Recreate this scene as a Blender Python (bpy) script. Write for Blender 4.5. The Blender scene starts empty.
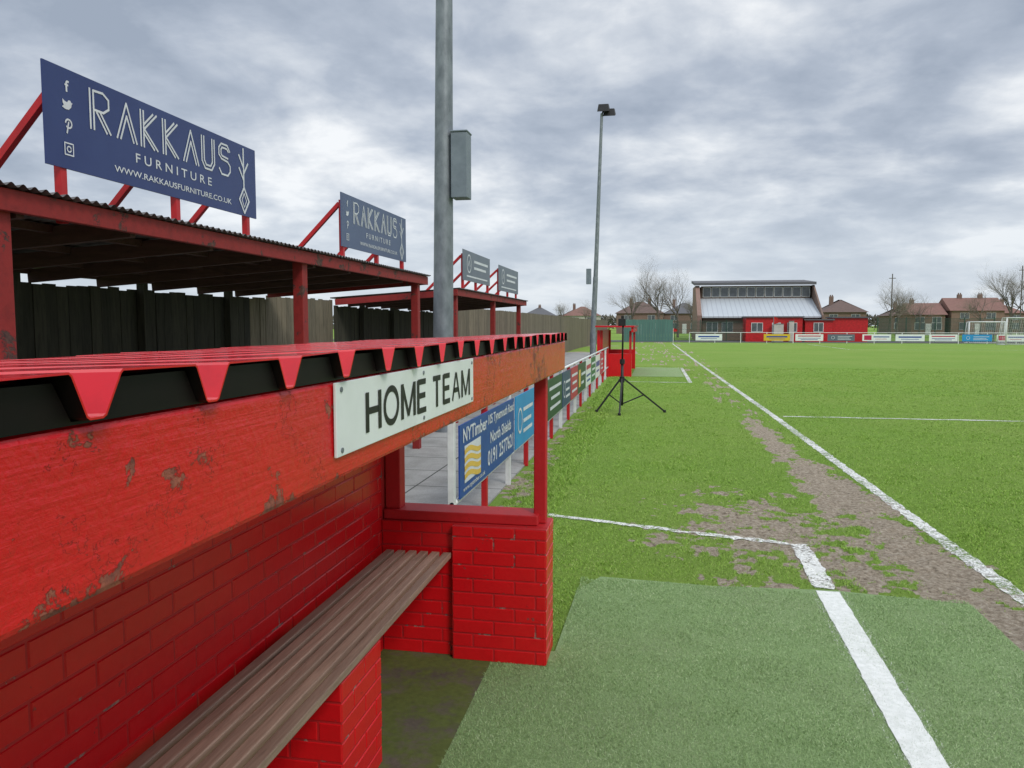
import bpy, bmesh, math, random
import numpy as np
from mathutils import Vector, Matrix
random.seed(7); rng=np.random.default_rng(7)
S=bpy.context.scene
COL=S.collection
# ------------------------------------------------------------------ builders
class MB:
    def __init__(s): s.v=[]; s.f=[]; s.m=[]
    def quadverts(s,vs,mi=0):
        n=len(s.v); s.v+= [tuple(p) for p in vs]; s.f.append(tuple(range(n,n+len(vs)))); s.m.append(mi)
    def box(s,x0,x1,y0,y1,z0,z1,mi=0):
        n=len(s.v)
        s.v+=[(x0,y0,z0),(x1,y0,z0),(x1,y1,z0),(x0,y1,z0),(x0,y0,z1),(x1,y0,z1),(x1,y1,z1),(x0,y1,z1)]
        for f in ((0,3,2,1),(4,5,6,7),(0,1,5,4),(1,2,6,5),(2,3,7,6),(3,0,4,7)):
            s.f.append(tuple(n+i for i in f)); s.m.append(mi)
    def bar(s,p,q,w,h=None,mi=0,up=(0,0,1)):
        h=h or w; p=Vector(p); q=Vector(q); d=(q-p).normalized(); u=Vector(up)
        if abs(d.dot(u))>.98: u=Vector((1,0,0))
        a=d.cross(u).normalized(); b=a.cross(d).normalized()
        n=len(s.v)
        for c in (p,q):
            for i,j in ((-1,-1),(1,-1),(1,1),(-1,1)):
                s.v.append(tuple(c+a*(i*w/2)+b*(j*h/2)))
        for f in ((0,1,2,3),(7,6,5,4),(0,4,5,1),(1,5,6,2),(2,6,7,3),(3,7,4,0)):
            s.f.append(tuple(n+i for i in f)); s.m.append(mi)
    def cyl(s,p,q,r0,r1=None,n=12,mi=0,caps=True):
        r1=r0 if r1 is None else r1
        p=Vector(p); q=Vector(q); d=(q-p).normalized(); u=Vector((0,0,1))
        if abs(d.dot(u))>.95: u=Vector((1,0,0))
        a=d.cross(u).normalized(); b=d.cross(a).normalized()
        k=len(s.v)
        for c,r in ((p,r0),(q,r1)):
            for i in range(n):
                t=2*math.pi*i/n
                s.v.append(tuple(c+a*(r*math.cos(t))+b*(r*math.sin(t))))
        for i in range(n):
            j=(i+1)%n
            s.f.append((k+i,k+j,k+n+j,k+n+i)); s.m.append(mi)
        if caps:
            s.f.append(tuple(k+i for i in range(n))[::-1]); s.m.append(mi)
            s.f.append(tuple(k+n+i for i in range(n))); s.m.append(mi)
def setd(o,**k):
    for a,b in k.items():
        if b is not None: o[a]=b
def thing(name,label,category,base,group=None):
    e=bpy.data.objects.new(name,None); e.empty_display_size=.2; e.location=base
    COL.objects.link(e); setd(e,label=label,category=category,group=group); return e
def base_of(o):
    v=Vector((0,0,0))
    while o is not None: v+=o.location; o=o.parent
    return v
def mesh_obj(name,mb,mats,base=(0,0,0),smooth=False):
    me=bpy.data.meshes.new(name); b=np.array(base,float)
    vs=(np.array(mb.v,float)-b)
    me.from_pydata(vs.tolist(),[],mb.f)
    if not isinstance(mats,(list,tuple)): mats=[mats]
    for m in mats: me.materials.append(m)
    me.polygons.foreach_set('material_index',mb.m)
    if smooth: me.polygons.foreach_set('use_smooth',[True]*len(mb.f))
    bm=bmesh.new(); bm.from_mesh(me); 
    bmesh.ops.recalc_face_normals(bm,faces=bm.faces) if smooth or len(bm.faces)<60000 else None
    bm.to_mesh(me); bm.free(); me.update()
    o=bpy.data.objects.new(name,me); COL.objects.link(o); return o
def part(parent,name,mb,mats,smooth=False,bevel=0,label=None,keepn=False):
    o=mesh_obj(name,mb,mats,base_of(parent),smooth); o.parent=parent
    if bevel:
        m=o.modifiers.new('b','BEVEL'); m.width=bevel; m.segments=2; m.limit_method='ANGLE'
    if label: o['label']=label
    return o
def copy_tree(o,parent=None,loc=None,rz=None,sc=None):
    c=o.copy(); COL.objects.link(c)
    if parent is not None:
        c.parent=parent
    if loc is not None: c.location=loc
    if rz is not None: c.rotation_euler[2]=rz
    if sc is not None: c.scale=sc
    for ch in o.children: copy_tree(ch,c)
    return c
# ------------------------------------------------------------------ materials
def new_mat(name):
    m=bpy.data.materials.new(name); m.use_nodes=True
    nt=m.node_tree; b=nt.nodes['Principled BSDF']; return m,nt,b
def N(nt,t,**k):
    n=nt.nodes.new(t)
    for a,v in k.items(): setattr(n,a,v)
    return n
def noise(nt,vec,scale,detail=5,rough=.55,dist=0):
    n=N(nt,'ShaderNodeTexNoise'); n.inputs['Scale'].default_value=scale
    n.inputs['Detail'].default_value=detail; n.inputs['Roughness'].default_value=rough; n.inputs['Distortion'].default_value=dist
    if vec is not None: nt.links.new(vec,n.inputs['Vector'])
    return n.outputs['Fac']
def ramp(nt,fac,stops):
    r=N(nt,'ShaderNodeValToRGB'); e=r.color_ramp.elements
    while len(e)<len(stops): e.new(.5)
    for i,(p,c) in enumerate(stops):
        e[i].position=p; e[i].color=c if len(c)==4 else (*c,1)
    nt.links.new(fac,r.inputs['Fac']); return r.outputs['Color']
def mix(nt,fac,a,b,mode='MIX'):
    m=N(nt,'ShaderNodeMix',data_type='RGBA',blend_type=mode)
    def put(s,v):
        if hasattr(v,'node'): nt.links.new(v,s)
        elif isinstance(v,(int,float)): s.default_value=v
        else: s.default_value=(*v,1) if len(v)==3 else v
    put(m.inputs[0],fac); put(m.inputs[6],a); put(m.inputs[7],b)
    return m.outputs[2]
def math_(nt,op,a,b=None,c=None,clamp=False):
    m=N(nt,'ShaderNodeMath',operation=op); m.use_clamp=clamp
    for i,v in enumerate((a,b,c)):
        if v is None: continue
        if hasattr(v,'node'): nt.links.new(v,m.inputs[i])
        else: m.inputs[i].default_value=v
    return m.outputs[0]
def coords(nt,kind='Object',scale=(1,1,1)):
    if kind=='World': o=N(nt,'ShaderNodeNewGeometry').outputs['Position']
    else: o=N(nt,'ShaderNodeTexCoord').outputs[kind]
    mp=N(nt,'ShaderNodeMapping'); mp.inputs['Scale'].default_value=scale
    nt.links.new(o,mp.inputs['Vector']); return mp.outputs['Vector']
def bump(nt,b,h,strength=.3,dist=.01):
    n=N(nt,'ShaderNodeBump'); n.inputs['Strength'].default_value=strength; n.inputs['Distance'].default_value=dist
    nt.links.new(h,n.inputs['Height']); nt.links.new(n.outputs['Normal'],b.inputs['Normal'])
def M(name,c1,c2=None,scale=3,rough=.6,bs=0,bscale=60,bd=.004,stretch=(1,1,1),metal=0,spec=.4,lo=.35,hi=.65,kind='World',detail=6):
    m,nt,b=new_mat(name); v=coords(nt,kind,stretch)
    c2=c2 or tuple(x*.75 for x in c1)
    f=noise(nt,v,scale,detail,.6)
    col=ramp(nt,f,[(lo,c1),(hi,c2)])
    nt.links.new(col,b.inputs['Base Color'])
    b.inputs['Roughness'].default_value=rough; b.inputs['Metallic'].default_value=metal
    b.inputs['Specular IOR Level'].default_value=spec
    if bs: bump(nt,b,noise(nt,v,bscale,6,.6),bs,bd)
    return m
def peel(name,c,chip,thr=.60,sc=7,rough=.38,stretch=(1,1,1),zedge=None,bstr=.45,crack=0,dirtk=.4,spots=(),brush=0):
    m,nt,b=new_mat(name); v=coords(nt,'World',stretch)
    n1=noise(nt,v,sc,10,.70,.3); n2=noise(nt,v,sc*5,6,.6); n3=noise(nt,v,55,5,.65); big=noise(nt,v,1.7,3,.5)
    s=math_(nt,'ADD',n1,math_(nt,'MULTIPLY',math_(nt,'SUBTRACT',big,.5),.30))
    s=math_(nt,'ADD',s,math_(nt,'MULTIPLY',math_(nt,'SUBTRACT',n2,.5),.20))
    if zedge:
        sx=N(nt,'ShaderNodeSeparateXYZ'); nt.links.new(v,sx.inputs[0])
        e=math_(nt,'MAXIMUM',math_(nt,'DIVIDE',math_(nt,'SUBTRACT',zedge[0],sx.outputs[2]),zedge[1]),0)
        s=math_(nt,'ADD',s,math_(nt,'MULTIPLY',math_(nt,'POWER',e,7),.10))
    for (sy,sz,sr,am) in spots:
        d=N(nt,'ShaderNodeVectorMath',operation='DISTANCE'); nt.links.new(v,d.inputs[0]); d.inputs[1].default_value=(-.51,sy,sz)
        s=math_(nt,'ADD',s,math_(nt,'MULTIPLY',math_(nt,'MAXIMUM',math_(nt,'SUBTRACT',1,math_(nt,'DIVIDE',d.outputs['Value'],sr)),0),am))
    k=ramp(nt,s,[(thr,(0,0,0)),(thr+.006,(1,1,1))])
    edge=ramp(nt,s,[(thr-.020,(0,0,0)),(thr-.003,(1,1,1)),(thr+.010,(0,0,0))])
    base=mix(nt,noise(nt,v,3,6,.6),c,tuple(x*.78 for x in c))
    dirt=ramp(nt,noise(nt,v,14,8,.7),[(.3,(.65,.6,.6)),(.55,(1,1,1))])
    base=mix(nt,dirtk,base,mix(nt,1,base,dirt,'MULTIPLY'))
    base=mix(nt,math_(nt,'MULTIPLY',edge,.7),base,(c[0]*.3,c[1]*.5,c[2]*.5))
    chipc=mix(nt,ramp(nt,noise(nt,v,28,5,.65),[(.35,(0,0,0)),(.6,(1,1,1))]),chip,(chip[0]*.4,chip[1]*.4,chip[2]*.5))
    h=math_(nt,'ADD',math_(nt,'MULTIPLY',k,-.7),math_(nt,'ADD',math_(nt,'MULTIPLY',n1,.45),math_(nt,'ADD',math_(nt,'MULTIPLY',n2,.35),math_(nt,'MULTIPLY',n3,.14))))
    if brush:
        bv=coords(nt,'World',(1,.04,1)); bn=noise(nt,bv,70,5,.6); h=math_(nt,'ADD',h,math_(nt,'MULTIPLY',bn,brush))
    if crack:
        vo=N(nt,'ShaderNodeTexVoronoi',feature='DISTANCE_TO_EDGE'); vo.inputs['Scale'].default_value=crack
        wv=N(nt,'ShaderNodeVectorMath',operation='ADD'); nz=N(nt,'ShaderNodeTexNoise'); nz.inputs['Scale'].default_value=crack*.9; nz.inputs['Detail'].default_value=5; nt.links.new(v,nz.inputs['Vector'])
        s2=N(nt,'ShaderNodeVectorMath',operation='SCALE'); s2.inputs['Scale'].default_value=.06; nt.links.new(nz.outputs['Color'],s2.inputs[0]); nt.links.new(v,wv.inputs[0]); nt.links.new(s2.outputs[0],wv.inputs[1]); nt.links.new(wv.outputs[0],vo.inputs['Vector'])
        ck=math_(nt,'LESS_THAN',vo.outputs['Distance'],.028); cm=ramp(nt,math_(nt,'ADD',noise(nt,v,6.1,6,.65),math_(nt,'MULTIPLY',math_(nt,'SUBTRACT',s,.5),.9)),[(.60,(0,0,0)),(.64,(1,1,1))])
        ck=math_(nt,'MULTIPLY',ck,cm); base=mix(nt,math_(nt,'MULTIPLY',ck,.6),base,(c[0]*.4,.008,.01)); h=math_(nt,'SUBTRACT',h,math_(nt,'MULTIPLY',ck,.5))
    col=mix(nt,k,base,chipc)
    nt.links.new(col,b.inputs['Base Color'])
    rr=N(nt,'ShaderNodeMapRange'); nt.links.new(k,rr.inputs[0]); rr.inputs[3].default_value=rough; rr.inputs[4].default_value=.85
    nt.links.new(rr.outputs[0],b.inputs['Roughness'])
    bump(nt,b,h,bstr,.008)
    return m
m_beam=peel('peeling_red_paint',(.70,.006,.012),(.42,.12,.07),.665,13,.20,zedge=(1.6275,.0825),bstr=.8,crack=55,dirtk=.15,brush=.35,
   spots=[(.74,1.64,.06,.17),(.58,1.553,.10,.16),(.45,1.555,.12,.17),(.95,1.555,.07,.12),(.66,1.66,.04,.12),(.52,1.63,.03,.16),(2.45,1.63,.2,.07),(3.4,1.60,.5,.09),(.62,1.70,.05,.13),(1.05,1.62,.03,.13)])
m_redwood=peel('red_painted_wood',(.55,.008,.014),(.24,.06,.035),.66,8,.6)
m_redbrick=peel('red_painted_brick',(.72,.006,.012),(.42,.12,.08),.675,7,.30,bstr=.35,dirtk=.25)
m_mortar=peel('worn_painted_mortar',(.52,.012,.016),(.42,.20,.16),.61,9,.6,bstr=.2,dirtk=.35)
m_redroof=peel('red_roof_paint',(.66,.008,.020),(.40,.10,.09),.70,4,.14,bstr=.10,dirtk=.5)
m_roofshade=M('painted_hollow_shade',(.004,.003,.003),(.008,.004,.004),9,.5,spec=.2)  # near-black colour standing in for shade under the roof ribs
m_redmetal=M('red_metal_paint',(.55,.014,.02),(.40,.012,.015),5,.4)
m_standred=peel('stand_red_paint',(.30,.018,.016),(.13,.06,.045),.60,5,.65,bstr=.4,dirtk=.8)
def wood(name,c1,c2,stretch,rough=.75,bs=.5,scale=6):
    m,nt,b=new_mat(name); v=coords(nt,'World',stretch)
    g=noise(nt,v,scale,9,.7,.6); g2=noise(nt,v,scale*.25,4,.5)
    col=ramp(nt,g,[(.3,c2),(.52,c1),(.75,tuple(min(1,x*1.4) for x in c1))])
    col=mix(nt,math_(nt,'MULTIPLY',g2,.5),col,(c2[0]*.9,c2[1]*.9,c2[2]*.9))
    r=N(nt,'ShaderNodeNewGeometry').outputs['Random Per Island']
    col=mix(nt,1,col,ramp(nt,r,[(0,(.68,.68,.68)),(1,(1.15,1.12,1.1))]),'MULTIPLY')
    nt.links.new(col,b.inputs['Base Color']); b.inputs['Roughness'].default_value=rough
    bump(nt,b,g,bs,.004); return m
m_bench=wood('weathered_bench_wood',(.46,.32,.24),(.28,.18,.13),(7,.4,7),.6,.3,9)
m_plank=wood('weathered_fence_plank',(.21,.18,.125),(.08,.07,.045),(5,5,.5),.9,.5,5)
m_plankdark=wood('dark_plank',(.052,.050,.034),(.016,.016,.011),(5,5,.5),.9,.5,5)  # darker plank tone for the stand backs and back posts
m_rafter=wood('dark_rafter_wood',(.10,.05,.042),(.045,.024,.02),(.6,5,5),.9,.4,5)
m_galv=M('galvanised_steel',(.26,.285,.31),(.16,.18,.20),7,.5,.1,40,metal=.4,stretch=(1,1,.5))
m_greybox=M('grey_enamel',(.20,.235,.27),(.15,.18,.21),5,.5)
m_corr=M('weathered_corrugated_sheet',(.15,.14,.135),(.06,.055,.055),6,.7,.3,30)
m_white=M('white_paint',(.76,.77,.77),(.60,.61,.60),6,.45)
m_signwhite=M('sign_white',(.80,.83,.83),(.72,.75,.75),5,.35)
m_black=M('black_paint',(.010,.010,.012),(.02,.02,.02),8,.5)
m_letter=M('black_lettering',(.010,.010,.010),(.018,.018,.018),8,.5)
m_navy=M('navy_board',(.024,.042,.15),(.030,.052,.17),2.5,.35)
m_navy2=M('faded_navy_board',(.07,.10,.19),(.08,.115,.21),2.5,.4)
m_greyb=M('faded_grey_board',(.10,.13,.17),(.13,.155,.19),2.5,.4)
m_lettw=M('pale_lettering',(.70,.72,.76),(.6,.62,.66),6,.5)
m_blue=M('blue_board',(.015,.055,.30),(.02,.07,.33),3,.35)
m_cyan=M('sky_blue_board',(.03,.30,.62),(.03,.25,.55),3,.4)
m_green=M('green_board',(.02,.14,.06),(.03,.17,.07),3,.4)
m_dgreen=M('dark_green_board',(.02,.06,.04),(.03,.08,.05),3,.4)
m_yellow=M('yellow_board',(.70,.48,.03),(.62,.42,.03),3,.4)
m_pink=M('crimson_board',(.5,.02,.08),(.42,.02,.07),3,.4)
m_gold=M('golden_yellow',(.75,.50,.10),(.65,.42,.08),3,.5)
m_greenfence=M('green_cladding',(.10,.22,.18),(.075,.17,.14),1.2,.7,stretch=(6,1,.3))
def brickmat(name,c1,c2,mortar,scale=1.0,axis='XZ'):
    m,nt,b=new_mat(name); p=N(nt,'ShaderNodeNewGeometry').outputs['Position']
    sx=N(nt,'ShaderNodeSeparateXYZ'); nt.links.new(p,sx.inputs[0]); cx=N(nt,'ShaderNodeCombineXYZ')
    nt.links.new(math_(nt,'ADD',sx.outputs[0],sx.outputs[1]),cx.inputs[0]); nt.links.new(sx.outputs[2],cx.inputs[1])
    t=N(nt,'ShaderNodeTexBrick'); nt.links.new(cx.outputs[0],t.inputs['Vector'])
    t.inputs['Scale'].default_value=scale; t.inputs['Brick Width'].default_value=.225; t.inputs['Row Height'].default_value=.075
    t.inputs['Mortar Size'].default_value=.008
    t.inputs['Color1'].default_value=(*c1,1); t.inputs['Color2'].default_value=(*c2,1); t.inputs['Mortar'].default_value=(*mortar,1)
    col=mix(nt,math_(nt,'MULTIPLY',noise(nt,p,.8,5,.6),.5),t.outputs['Color'],(.08,.06,.05))
    nt.links.new(col,b.inputs['Base Color']); b.inputs['Roughness'].default_value=.85
    return m
m_hbrick=brickmat('house_brick',(.25,.13,.10),(.20,.105,.08),(.25,.23,.21))
m_hbrick2=brickmat('orange_house_brick',(.33,.17,.125),(.27,.14,.10),(.30,.27,.25))
m_clubbrick=brickmat('brown_club_brick',(.24,.14,.095),(.19,.11,.08),(.22,.2,.18))
m_tile=M('brown_roof_tile',(.16,.105,.09),(.11,.08,.07),2,.85,stretch=(1,1,6))
m_tile2=M('red_roof_tile',(.24,.13,.105),(.19,.10,.085),2,.85,stretch=(1,1,6))
m_slate=M('grey_roof_tile',(.13,.13,.14),(.10,.10,.11),2,.8,stretch=(1,1,6))
m_glass=M('dark_window_glass',(.06,.07,.08),(.11,.12,.14),1.5,.15,spec=.7)
m_render=M('pale_render',(.55,.52,.47),(.45,.43,.39),2,.85)
m_bark=M('bare_tree_bark',(.16,.135,.115),(.10,.085,.075),4,.95)
m_twig=M('bare_twig',(.26,.22,.185),(.17,.145,.12),1,.95)
def ribbed(name,c1,c2,per=.6):
    m,nt,b=new_mat(name); p=N(nt,'ShaderNodeNewGeometry').outputs['Position']
    sx=N(nt,'ShaderNodeSeparateXYZ'); nt.links.new(p,sx.inputs[0])
    w=math_(nt,'FRACT',math_(nt,'DIVIDE',sx.outputs[0],per))
    k=ramp(nt,w,[(.0,(0,0,0)),(.12,(1,1,1)),(.88,(1,1,1)),(1,(0,0,0))])
    col=mix(nt,k,c2,c1); col=mix(nt,math_(nt,'MULTIPLY',noise(nt,p,.6,6,.6),.4),col,c2)
    nt.links.new(col,b.inputs['Base Color']); b.inputs['Roughness'].default_value=.5; return m
m_paleroof=ribbed('pale_ribbed_roof',(.50,.54,.57),(.33,.36,.40),.55)
def concrete(name,c1,c2,moss=None,joint=None):
    m,nt,b=new_mat(name); v=coords(nt,'World')
    f=noise(nt,v,2.2,8,.65); g=noise(nt,v,45,5,.7)
    col=ramp(nt,f,[(.3,c2),(.6,c1)]); col=mix(nt,.35,col,mix(nt,1,col,ramp(nt,g,[(.35,(.5,.5,.5)),(.6,(1.1,1.1,1.1))]),'MULTIPLY'))
    if moss:
        k=ramp(nt,noise(nt,v,4.5,8,.7),[(.38,(0,0,0)),(.52,(1,1,1))]); col=mix(nt,k,col,mix(nt,noise(nt,v,30,4,.6),moss,tuple(x*.35 for x in moss)))
    if joint:
        sx=N(nt,'ShaderNodeSeparateXYZ'); nt.links.new(v,sx.inputs[0])
        for i in (0,1):
            w=math_(nt,'FRACT',math_(nt,'DIVIDE',sx.outputs[i],joint[i]))
            k=math_(nt,'LESS_THAN',w,.02/joint[i]); col=mix(nt,k,col,(.05,.05,.045))
    nt.links.new(col,b.inputs['Base Color']); b.inputs['Roughness'].default_value=.85
    bump(nt,b,g,.4,.004); return m
m_conc=concrete('walkway_concrete',(.36,.355,.34),(.24,.235,.22),None,(1.3,.9))
m_floor=concrete('mossy_dugout_floor',(.12,.105,.075),(.055,.05,.038),(.12,.16,.03))
m_tarmac=concrete('far_tarmac',(.09,.09,.09),(.06,.06,.06))
# ------------------------------------------------------------------ noise
def vnoise(x,y,seed=0):
    xi=np.floor(x); yi=np.floor(y); fx=x-xi; fy=y-yi
    fx=fx*fx*(3-2*fx); fy=fy*fy*(3-2*fy)
    def h(a,b):
        s=np.sin(a*127.1+b*311.7+seed*74.7)*43758.5453; return s-np.floor(s)
    return (h(xi,yi)*(1-fx)+h(xi+1,yi)*fx)*(1-fy)+(h(xi,yi+1)*(1-fx)+h(xi+1,yi+1)*fx)*fy
def fbm(x,y,o=5,seed=0):
    a=.5; s=0; t=0
    for i in range(o):
        s=s+a*vnoise(x*2**i,y*2**i,seed+i); t+=a; a*=.55
    return s/t
def sstep(a,b,x):
    t=np.clip((x-a)/(b-a),0,1); return t*t*(3-2*t)
def mudf(x,y):
    n=fbm(x*1.6,y*1.1,5,3); n2=fbm(x*6,y*5,4,9); n3=fbm(x*17,y*14,3,19)
    yy=np.maximum(y-5.5,0)
    cx=2.10-.045*yy; cx=np.maximum(cx,1.82); hw=np.clip(.52-.035*yy,.28,.52)
    s=(1-np.abs(x-cx)/hw)*(1-sstep(12.0,16.5,y)*.9)*(1-sstep(17,40,y))
    p=1-np.sqrt(((x-.80)/1.05)**2+((y-7.05)/1.7)**2)
    q=1-np.sqrt(((x-1.5)/.7)**2+((y-5.85)/.55)**2)
    r=(1-np.sqrt(((x+1.45)/.18)**2+((y-11)/6)**2))*.45
    m=np.maximum(np.maximum(s*1.05,p*.90),np.maximum(q*.65,r))
    v=m*1.12+(n-.5)*1.2+(n2-.5)*2.0+(n3-.5)*1.5
    v=np.where(x>2.5,v-((x-2.5)*3),v)
    v=np.where(m<-.05,0,v)
    return sstep(.03,.75,v)
TP=[(-.84,-2.0),(2.02,-2.0),(2.02,5.30),(1.2,5.42),(.4,5.36),(-.36,5.42),(-.5,5.1),(-.52,4.1),(-.84,4.1)]
def inturf(x,y):
    return ((x>-.84)&(x<2.02)&(y<5.37)&~((x<-.50)&(y>4.0)))
def gh(x,y):
    m=mudf(x,y)
    z=(fbm(x*11,y*11,4,21)-.5)*.06*m+(fbm(x*2.5,y*2.5,3,5)-.5)*.014-m*.006
    near=(y>1.5)&(y<45)&(x>-2.2)&(x<12)
    z=np.where(near,z,0)
    return np.where((x>-.95)&(x<2.1)&(y<5.45),z*.0-.012,z)
# ------------------------------------------------------------------ ground
xs=[-900,-500,-250,-120,-60,-30,-15,-8,-5,-3.2]+list(np.arange(-2.2,3.3,.03))
st=.05
while xs[-1]<900: xs.append(xs[-1]+st); st*=1.09
ys=[-300,-80,-20,-5,0]+list(np.arange(3,12,.035)); st=.05
while ys[-1]<1500: ys.append(ys[-1]+st); st*=1.05 if ys[-1]<60 else 1.2
xs=np.array(xs); ys=np.array(ys)
GX,GY=np.meshgrid(xs,ys); GZ=gh(GX,GY); MU=mudf(GX,GY)
nx,ny=len(xs),len(ys)
def fastmesh(name,co,faces,k):
    me=bpy.data.meshes.new(name); nf=len(faces)
    me.vertices.add(len(co)); me.vertices.foreach_set('co',co.astype(np.float32).ravel())
    me.loops.add(nf*k); me.loops.foreach_set('vertex_index',faces.astype(np.int32).ravel())
    me.polygons.add(nf); me.polygons.foreach_set('loop_start',np.arange(0,nf*k,k,dtype=np.int32))
    me.update(calc_edges=True); me.validate(); return me
idx=np.arange(nx*ny).reshape(ny,nx)
F=np.stack([idx[:-1,:-1],idx[:-1,1:],idx[1:,1:],idx[1:,:-1]],-1).reshape(-1,4)
me=fastmesh('ground',np.stack([GX,GY,GZ],-1).reshape(-1,3),F,4)
at=me.attributes.new('mud','FLOAT','POINT'); at.data.foreach_set('value',MU.astype(np.float32).ravel())
me.polygons.foreach_set('use_smooth',[True]*len(F))
m_ground,nt,b=new_mat('pitch_grass')
v=coords(nt,'World'); A=N(nt,'ShaderNodeAttribute'); A.attribute_name='mud'
fine=noise(nt,v,38,6,.75); med=noise(nt,v,2.5,6,.65); big=noise(nt,v,.22,5,.6)
g=ramp(nt,fine,[(.3,(.11,.195,.028)),(.5,(.175,.30,.045)),(.7,(.26,.385,.085))])
g=mix(nt,ramp(nt,med,[(.35,(0,0,0)),(.7,(.7,.7,.7))]),g,(.20,.33,.055))
g=mix(nt,ramp(nt,big,[(.4,(0,0,0)),(.68,(.55,.55,.55))]),g,(.265,.34,.085))
mu=ramp(nt,noise(nt,v,26,8,.8),[(.32,(.10,.078,.055)),(.47,(.33,.27,.20)),(.60,(.50,.43,.34)),(.75,(.62,.56,.47))])
k=math_(nt,'ADD',A.outputs['Fac'],math_(nt,'MULTIPLY',math_(nt,'SUBTRACT',fine,.5),1.1))
k=ramp(nt,k,[(.42,(0,0,0)),(.58,(1,1,1))])
nt.links.new(mix(nt,k,g,mu),b.inputs['Base Color']); b.inputs['Roughness'].default_value=.95; b.inputs['Specular IOR Level'].default_value=.15
bump(nt,b,fine,1,.035); me.materials.append(m_ground)
g_o=bpy.data.objects.new('ground',me); COL.objects.link(g_o); g_o['kind']='structure'
def blade_mat(name,stops,rough=.6):
    m,nt,b=new_mat(name); r=N(nt,'ShaderNodeNewGeometry').outputs['Random Per Island']
    v=coords(nt,'World'); med=noise(nt,v,1.2,4,.6)
    col=ramp(nt,math_(nt,'ADD',math_(nt,'MULTIPLY',r,.75),math_(nt,'MULTIPLY',med,.3)),stops)
    nt.links.new(col,b.inputs['Base Color']); b.inputs['Roughness'].default_value=rough; b.inputs['Specular IOR Level'].default_value=.25
    return m
m_blade=blade_mat('grass_blade',[(.1,(.145,.26,.032)),(.5,(.235,.41,.055)),(.8,(.33,.49,.09)),(.97,(.50,.50,.24))])
m_bladew=M('painted_grass_blade',(.78,.80,.76),(.64,.68,.60),20,.8)
m_tblade=blade_mat('turf_fibre',[(.1,(.17,.275,.10)),(.5,(.275,.415,.165)),(.8,(.375,.51,.24)),(.97,(.62,.68,.46))])
TL=[(2.42,0),(2.40,5.5),(2.33,15.5),(2.0,40),(1.65,76)]
TECH=[(1.10,-1),(1.125,3.3),(1.19,6.50)]
TRV=[(-.97,7.13),(-.1,6.88),(.4,6.70),(1.24,6.52)]
HW=[(2.3,15.8),(45,15.8)]
def dist_line(x,y,pts):
    d=np.full(x.shape,1e9)
    for (ax,ay),(bx,by) in zip(pts[:-1],pts[1:]):
        L2=(bx-ax)**2+(by-ay)**2; t=np.clip(((x-ax)*(bx-ax)+(y-ay)*(by-ay))/L2,0,1)
        d=np.minimum(d,np.hypot(x-ax-t*(bx-ax),y-ay-t*(by-ay)))
    return d
LINES=[(TL,.062),(TECH,.075),(TRV,.045),(HW,.05)]
def blades(n,xr,yr):
    y=np.exp(rng.uniform(np.log(yr[0]),np.log(yr[1]),n)); x=rng.uniform(0,1,n)
    return xr[0](y)+x*(xr[1](y)-xr[0](y)),y
def make_blades(name,x,y,z,h,w,lean,matidx,mats):
    n=len(x); th=rng.uniform(0,2*np.pi,n); dx=np.cos(th)*w/2; dy=np.sin(th)*w/2
    lx=rng.normal(0,lean,n)*h; ly=rng.normal(0,lean,n)*h
    a=np.stack([x-dx,y-dy,z],-1); b_=np.stack([x+dx,y+dy,z],-1); c=np.stack([x+lx,y+ly,z+h],-1)
    co=np.stack([a,b_,c],1).reshape(-1,3); f=np.arange(n*3).reshape(-1,3)
    me=fastmesh(name,co,f,3)
    for m in mats: me.materials.append(m)
    me.polygons.foreach_set('material_index',matidx.astype(np.int32))
    o=bpy.data.objects.new(name,me); COL.objects.link(o); return o
n=420000
x,y=blades(n,(lambda y:np.maximum(-1.5,-.35*y),lambda y:.47*y+.3),(4.15,34))
mu=mudf(x,y); keep=(rng.random(n)>mu*1.0)&~inturf(x,y)&~((x<-.5)&(y<4.25))
wn=(fbm(x*6,y*6,3,40)-.5)*.05
dl=np.full(n,9.); 
for pts,hw in LINES: dl=np.minimum(dl,dist_line(x,y,pts)-hw)
inl=(dl+wn)<0; keep&=~(inl&(rng.random(n)<.3))
x,y,inl,mu=x[keep],y[keep],inl[keep],mu[keep]; n=len(x)
tuft=fbm(x*3,y*3,4,60)*.6+fbm(x*9,y*9,3,61)*.4
h=(rng.uniform(.007,.016,n)+np.clip(tuft-.5,0,1)*.06)*(1-.3*mu); h=np.where(inl,h*.7,h)
h=np.where((x<-.9)&(x>-1.6),h*2.2,h)
w=.0024+.00062*y
o=make_blades('grass_blades',x,y,gh(x,y)-.002,h,w,.75,(inl&(rng.random(n)>.22)).astype(int),[m_blade,m_bladew]); o['kind']='stuff'; o['label']='short bright green pitch grass with worn muddy gaps'; o['category']='grass'
m_turf,nt,b=new_mat('artificial_turf'); v=coords(nt,'World')
f=noise(nt,v,120,4,.8); g2=noise(nt,v,5,6,.65); g3=noise(nt,v,1.1,4,.6)
c=ramp(nt,f,[(.3,(.125,.20,.072)),(.5,(.23,.345,.135)),(.7,(.36,.48,.24))])
c=mix(nt,ramp(nt,g2,[(.4,(0,0,0)),(.7,(.5,.5,.5))]),c,(.20,.30,.115)); c=mix(nt,ramp(nt,g3,[(.45,(0,0,0)),(.7,(.35,.35,.35))]),c,(.28,.30,.18))
nt.links.new(c,b.inputs['Base Color']); b.inputs['Roughness'].default_value=.95; bump(nt,b,f,1,.01)
mb=MB(); nT=len(TP)
mb.quadverts([(px,py,.004) for px,py in TP]); 
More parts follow.
